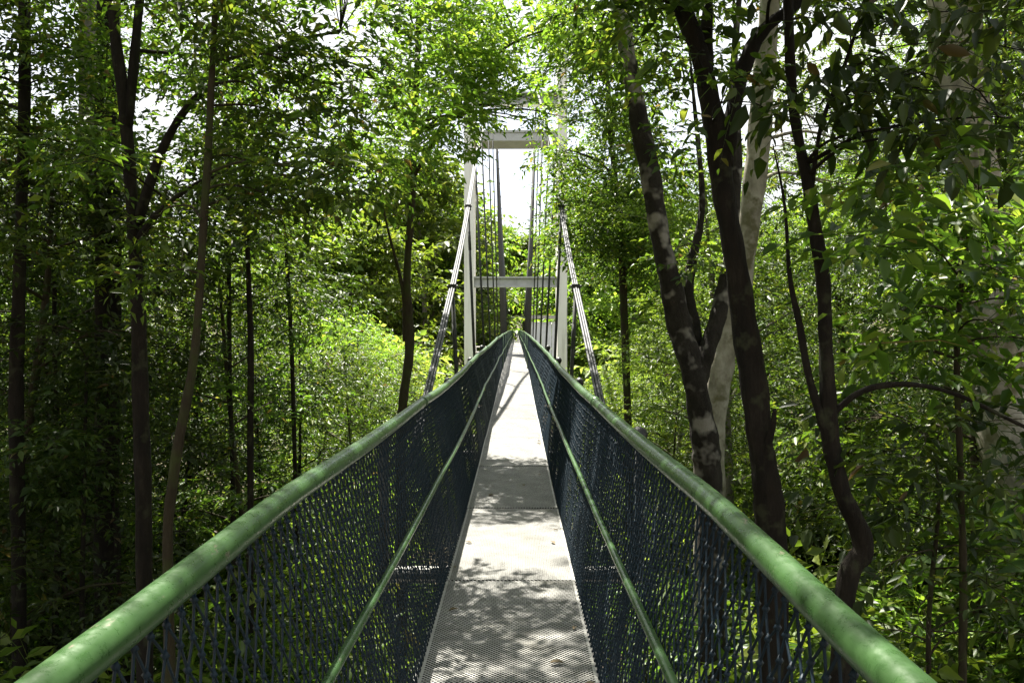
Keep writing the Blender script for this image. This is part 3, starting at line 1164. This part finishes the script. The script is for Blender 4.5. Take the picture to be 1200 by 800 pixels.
def hero_tree(name, label, stems, clumps, leafspec, bark, leafm, seed, to_ground=True, limbs=True):
    """stems: list of (pixel polyline, depth or list of depths, base radius, tip radius); first stem is the trunk"""
    rs = random.Random(seed)
    m = MB()
    joints = []
    root = None
    for si, (poly, dep, ra, rb) in enumerate(stems):
        deps = dep if isinstance(dep, (list, tuple)) else [dep] * len(poly)
        pts = [px(a, b, d) for (a, b), d in zip(poly, deps)]
        if si == 0 and to_ground:
            g = Vector((pts[0].x + rs.uniform(-.1, .1), pts[0].y + rs.uniform(-.1, .1), 0))
            g.z = ground_z(g.x, g.y) - .3
            pts = [g, g.lerp(pts[0], .5) + Vector((rs.uniform(-.05, .05), rs.uniform(-.05, .05), 0))] + pts
        path = smooth_path(pts, 8)
        n = len(path)
        rad = [lerp(ra, rb, (i / (n - 1)) ** 1.1) for i in range(n)]
        if si == 0 and to_ground:
            for i in range(5):
                rad[i] *= 1.35 - .07 * i
        m.tube(path, rad, 14, True, .16, rs)
        joints += list(zip(path[n // 3:], rad[n // 3:]))
        if si == 0:
            root = path[0]
    if limbs:
        for c in clumps:
            cp = Vector(c[:3])
            best = min(joints, key=lambda j: (j[0] - cp).length + (2.0 if j[0].z > cp.z + .1 else 0))
            L = (best[0] - cp).length
            if L < 3.6:
                path = limb_path(best[0], cp, rs, 0, 4)
                r1 = min(best[1] * .5, .008 + .008 * L)
                m.tube(path, [max(.004, r1 * (1 - .8 * t / (len(path) - 1))) for t in range(len(path))], 5, False, 0, rs)
                for j in range(2):
                    q = path[rs.randrange(len(path) // 2, len(path))]
                    e = cp + Vector((rs.uniform(-1, 1), rs.uniform(-1, 1), rs.uniform(-.5, .7))) * c[3]
                    m.tube([q, q.lerp(e, .5) + Vector((0, 0, .04)), e], [r1 * .4, r1 * .3, .003], 4, False, 0, rs)
    o = thing(name, label, 'tree', root)
    tme = m.mesh('trunk')
    tme.transform(Matrix.Translation(-root))
    link('trunk', tme, M[bark], o)
    if clumps:
        n_sprig, leaf, kw = leafspec
        cm = foliage('crown', clumps, n_sprig, leaf, rg=np.random.default_rng(seed), **kw)
        cm.transform(Matrix.Translation(-root))
        link('crown', cm, M[leafm], o)
    return o


SM = dict(k=8, six=False, droop=.3, aspect=.42)
NEAR = dict(k=7, six=True, droop=.4, aspect=.44)

# --- left of the bridge
hero_tree('forked_tree', 'slender dark tree forking high with boughs reaching over the left handrail',
          [([(166, 720), (164, 500), (158, 300), (148, 140), (133, 0), (118, -260)], 7.0, .085, .035),
           ([(150, 150), (166, 0), (186, -200)], [7.0, 7.1, 7.3], .045, .02),
           ([(158, 285), (190, 245), (232, 215), (285, 196)], [7.0, 6.9, 6.8, 6.6], .034, .012),
           ([(160, 262), (196, 165), (240, 108), (330, 56), (400, 38)], [7.0, 6.9, 6.8, 6.6, 6.5], .045, .010)],
          region_clumps(26, 60, 470, -260, 190, 5.8, 8.6, .35, .7, 31) + region_clumps(22, 270, 760, -620, -235, 4.0, 9.2, .55, .95, 32),  # second set: unseen overhead leaves, added to shade the near deck
          (3700, .085, SM), 'bark_dark', 'leaf', 301)
hero_tree('leaning_tree', 'thin mossy brown tree bending gently left behind the left handrail',
          [([(194, 690), (201, 560), (226, 420), (239, 260), (249, 100), (262, -150)], 5.6, .045, .018)],
          region_clumps(18, 180, 420, -150, 330, 5.0, 7.5, .3, .6, 33),
          (820, .078, SM), 'bark_brown', 'leaf', 302)
hero_tree('thick_tree', 'thick straight dark trunk standing behind the slender forked tree',
          [([(122, 700), (125, 400), (127, 150), (130, -150), (132, -600)], 10.5, .18, .13)],
          region_clumps(22, -40, 300, -500, 20, 9, 12.5, .6, 1.1, 34),
          (1500, .095, SM), 'bark_dark', 'leaf', 303)
hero_tree('slim_bent_tree', 'slim brown tree with a bent trunk where the left handrail meets the main cable',
          [([(470, 500), (480, 410), (477, 330), (483, 230), (488, 110), (494, -60)], 11.5, .085, .035),
           ([(474, 400), (472, 340), (455, 270), (440, 200)], 11.5, .03, .012),
           ([(484, 210), (530, 130), (590, 60), (660, 30)], [11.5, 11.2, 10.8, 10.5], .03, .01)],
          region_clumps(30, 385, 560, -120, 190, 10, 12.8, .35, .75, 35) + region_clumps(18, 520, 700, -60, 100, 9.6, 11.6, .28, .5, 36) + region_clumps(12, 545, 660, 92, 152, 10.5, 11.6, .16, .28, 39),
          (2100, .095, SM), 'bark_brown', 'leaf_bright', 304)
hero_tree('edge_tree', 'dark trunk rising from the deep shade far left of the handrail',
          [([(18, 720), (16, 500), (22, 300), (30, 100), (28, -200)], 8.5, .085, .05)],
          region_clumps(20, -120, 130, -200, 330, 7.2, 9.5, .4, .8, 37),
          (1300, .085, SM), 'bark_dark', 'leaf', 305)
hero_tree('far_left_pale_tree', 'straight grey trunk seen through leaves behind the forked tree',
          [([(104, 600), (106, 200), (104, 0), (103, -300)], 15, .2, .15)],
          region_clumps(14, 0, 240, -300, 60, 14, 17, .7, 1.2, 38),
          (1200, .11, SM), 'bark_grey', 'leaf', 306)
for i, (poly, d, r) in enumerate([
        ([(292, 560), (293, 400), (290, 280), (288, 150)], 10, .05),
        ([(272, 620), (268, 400), (270, 200), (275, 60)], 12, .045),
        ([(345, 560), (340, 380), (330, 200)], 13, .05),
        ([(60, 740), (66, 560), (62, 380), (70, 200)], 11, .05),
        ([(92, 740), (96, 560), (100, 420)], 9, .035)]):
    lab = ['thin dark sapling rising straight behind the mossy leaning tree',
           'thin sapling trunk half hidden between forked tree and slim bent tree',
           'thin upright sapling in shade beside the sunlit gap left of the bridge',
           'thin shaded sapling just right of the dark edge trunk',
           'very thin sapling stem in front of the thick straight dark trunk'][i]
    x0 = poly[-1][0]
    y0 = poly[-1][1]
    hero_tree('thin_sapling', lab, [(poly, d, r, r * .5)], region_clumps(9, x0 - 60, x0 + 60, y0 - 40, y0 + 170, d - .8, d + .8, .3, .55, 60 + i),
              (330, .1, SM), 'bark_dark', 'leaf_dark' if i != 2 else 'leaf', 320 + i)

# --- right of the bridge
hero_tree('forked_dark_tree', 'dark smooth trunk forking into two heavy limbs just outside the right handrail',
          [([(906, 660), (897, 560), (888, 490), (871, 370), (851, 250), (836, 150), (820, 72), (795, 0), (752, -150)], 6.0, .118, .06),
           ([(846, 195), (856, 140), (872, 75), (896, 35), (940, 0), (1020, -80)], 6.0, .07, .03),
           ([(826, 90), (828, 0), (836, -160)], [6.0, 6.1, 6.3], .05, .025),
           ([(893, 555), (905, 500), (908, 480)], [5.95, 5.85, 5.8], .03, .015)],
          region_clumps(22, 700, 1050, -420, -20, 5.0, 7.5, .4, .8, 41) + region_clumps(12, 700, 860, -20, 130, 5.2, 6.4, .2, .38, 46),
          (760, .10, NEAR), 'bark_dark', 'leaf', 401)
hero_tree('two_tone_tree', 'pale barked leaning trunk with knotted base and dark shaded side by the right handrail',
          [([(832, 590), (826, 520), (815, 450), (796, 380), (778, 300), (760, 200), (742, 110), (728, 20), (716, -120)], 8.6, .165, .075),
           ([(814, 450), (832, 400), (846, 350), (856, 290), (862, 190), (858, 80), (870, -60)], [8.6, 8.7, 8.8, 8.9, 9.1, 9.3, 9.5], .11, .03),
           ([(815, 440), (812, 380), (806, 340), (812, 300), (822, 240), (816, 160), (806, 60)], [8.7, 8.9, 9.0, 9.1, 9.2, 9.3, 9.4], .085, .012)],
          region_clumps(16, 660, 830, -260, 60, 8, 10, .35, .7, 42) + region_clumps(10, 720, 830, 60, 330, 8.6, 9.8, .2, .38, 47),
          (900, .10, SM), 'bark_mottled', 'leaf', 402)
hero_tree('pale_trunk_tree', 'cream barked trunk behind the knotted leaning tree',
          [([(832, 600), (838, 480), (850, 400), (868, 330), (884, 200), (896, 60), (905, -120)], 11.0, .2, .13)],
          region_clumps(18, 800, 1010, -300, 30, 10, 12.5, .5, .9, 43) + region_clumps(10, 880, 1040, 40, 250, 12, 14, .4, .7, 55),
          (1500, .10, SM), 'bark_pale', 'leaf', 403)
hero_tree('thin_crooked_tree', 'thin crooked dark tree with an arching side branch right of the forked tree',
          [([(990, 720), (1012, 640), (985, 570), (972, 500), (968, 420), (962, 320), (945, 220), (926, 110), (918, -60)], 5.8, .085, .03),
           ([(972, 520), (950, 450), (936, 380), (924, 320), (918, 240), (904, 170)], [5.8, 5.8, 5.85, 5.9, 6.0, 6.1], .035, .004),
           ([(974, 485), (1010, 458), (1060, 450), (1120, 462), (1200, 500)], [5.8, 5.75, 5.7, 5.7, 5.6], .026, .012),
           ([(948, 235), (960, 150), (990, 70), (1018, -20)], [5.8, 5.75, 5.7, 5.6], .018, .01)],
          region_clumps(22, 930, 1210, 10, 165, 4.8, 5.9, .16, .34, 44) + region_clumps(10, 900, 1250, -220, 10, 4.6, 6.2, .25, .5, 48),
          (210, .14, dict(k=6, six=True, droop=1.0, aspect=.46)), 'bark_dark', 'leaf_dark', 404)
hero_tree('mottled_tree', 'large pale mottled trunk half hidden behind hanging leaves at the right',
          [([(1205, 760), (1186, 600), (1165, 420), (1142, 260), (1128, 140), (1112, 20), (1100, -180)], 9.5, .34, .25)],
          region_clumps(16, 1000, 1300, -420, -60, 8.5, 10.5, .6, 1.0, 45),
          (700, .11, SM), 'bark_pale', 'leaf', 405)
hero_tree('glossy_leaved_tree', 'young tree with large glossy leaves in front of the mottled trunk',
          [([(1130, 720), (1126, 560), (1120, 420), (1128, 300), (1150, 200)], 6.4, .035, .015)],
          region_clumps(30, 1010, 1240, 190, 430, 5.2, 6.8, .22, .42, 49),
          (260, .15, dict(k=6, six=True, droop=.4, aspect=.46)), 'bark_brown', 'leaf', 406)
hero_tree('leafy_sapling', 'sapling with broad dull leaves low beside the right handrail',
          [([(1090, 790), (1092, 690), (1100, 600), (1096, 520)], 6.8, .03, .012)],
          region_clumps(26, 960, 1240, 470, 760, 5.6, 7.8, .22, .45, 50),
          (200, .14, dict(k=6, six=True, droop=.5, aspect=.42)), 'bark_brown', 'leaf_dark', 407)

# dense trees right of the tower
hero_tree('dense_tree', 'dense mid green tree crowding the right side of the tower',
          [([(735, 470), (728, 300), (715, 150), (705, 20)], 19, .12, .05)],
          region_clumps(34, 668, 765, 120, 330, 17, 20.5, .5, 1.0, 51) + region_clumps(16, 640, 780, -30, 150, 15, 19, .5, .9, 53) + region_clumps(8, 640, 690, 90, 190, 15, 18, .3, .5, 54),
          (3400, .12, SM), 'bark_brown', 'leaf', 408)

# canopy over and behind the camera that shades the near deck
for i, (x, y, kd) in enumerate([(-6.2, 2.2, 'tall1'), (-4.6, -2.0, 'tall0'), (5.0, -2.5, 'tall1'), (-9.5, 6.0, 'tall0'), (-9.5, 0, 'tall1'), (9.0, 1.0, 'tall2'), (-3.6, -7, 'tall2')]):
    place_tree(kd, x, y, 1.0, i * 1.1, 'tall shade tree standing beside the near end of the footbridge', 'shade trees at the near end', 'shade_tree')

# ------------------------------------------------------------------ walker far along the deck
def person(x, y, label, shirt, trousers):
    z = dz(y)
    root = thing('person', label, 'person', (x, y, z))
    me = bpy.data.meshes.new('body')
    J = [(0, 0, .95), (0, 0, 1.15), (0, -.01, 1.38), (0, 0, 1.48), (0, .01, 1.56), (0, .0, 1.66),
         (-.17, 0, 1.40), (-.23, .03, 1.13), (-.22, -.08, .92), (.17, 0, 1.40), (.23, -.02, 1.13), (.22, -.12, .93),
         (-.09, 0, .88), (-.10, -.10, .48), (-.10, -.04, .08), (-.10, -.17, .04),
         (.09, 0, .88), (.10, .08, .48), (.10, .20, .10), (.10, .08, .04)]
    E = [(0, 1), (1, 2), (2, 3), (3, 4), (4, 5), (2, 6), (6, 7), (7, 8), (2, 9), (9, 10), (10, 11), (0, 12), (12, 13), (13, 14), (14, 15), (0, 16), (16, 17), (17, 18), (18, 19)]
    rad = [.14, .13, .15, .055, .085, .075, .06, .045, .035, .06, .045, .035, .09, .06, .045, .035, .09, .06, .045, .035]
    me.from_pydata(J, E, [])
    o = link('body', me, plain_mat('skin', (.35, .2, .13), .6), root)
    md = o.modifiers.new('skin', 'SKIN')
    for v, r_ in zip(me.skin_vertices[0].data, rad):
        v.radius = (r_, r_ * .8)
    me.skin_vertices[0].data[0].use_root = True
    o.modifiers.new('sub', 'SUBSURF').levels = 2
    m = MB()
    m.tube([(0, 0, .90), (0, 0, 1.1), (0, 0, 1.35), (0, 0, 1.45)], [.185, .18, .205, .09], 12)
    for s in (-1, 1):
        m.tube([(s * .15, 0, 1.42), (s * .21, .01, 1.28), (s * .235, .015, 1.14)], [.085, .075, .07], 8)
    link('shirt', m.mesh('shirt'), plain_mat('shirt_cloth', shirt, .9), root)
    m = MB()
    m.tube([(0, 0, .97), (0, 0, .84)], [.18, .19], 12)
    m.tube([(-.09, 0, .9), (-.10, -.10, .48), (-.10, -.05, .12)], [.115, .085, .07], 8)
    m.tube([(.09, 0, .9), (.10, .08, .48), (.10, .18, .14)], [.115, .085, .07], 8)
    link('trousers', m.mesh('trousers'), plain_mat('trouser_cloth', trousers, .9), root)
    m = MB()
    m.ball((0, .02, 1.63), .11, 1.1)
    link('hair', m.mesh('hair'), plain_mat('hair', (.02, .015, .01), .6), root)


person(0.04, 103, 'walker in a white shirt and dark trousers far along the deck', (.75, .75, .75), (.03, .03, .04))

# ------------------------------------------------------------------ fallen leaves on the deck
lm, nt, N, L, bs = new_mat('dry_leaf')
bs.inputs['Base Color'].default_value = (.10, .075, .035, 1)
bs.inputs['Roughness'].default_value = .8
spots = [(.385, 6.55), (.33, 6.1), (-.36, 4.6), (.30, 9.0), (-.25, 7.9), (.36, 4.35), (-.39, 5.5), (.12, 8.4), (.38, 11.2)]
spots += [(random.choice((-1, 1)) * random.uniform(.2, .41), random.uniform(3.4, 12)) for _ in range(4)]
for i, (x, y) in enumerate(spots):
    ln = .05 + .03 * random.random()
    me = leaf_mesh('fallen_leaf', np.array([[0, 0, 0.0]]), np.array([[1.0, 0, 0]]), np.array([[0, 0, 1.0]]), np.array([ln]), np.array([ln * .5]), .35, -.08)
    o = link('fallen_leaf', me, lm)
    o.location = (x, y, dz(y) + .006)
    o.rotation_euler = (0, 0, random.random() * 6.28)
    tag(o, 'small dry brown leaf lying on the perforated deck', 'leaf', 'fallen leaves on the deck')
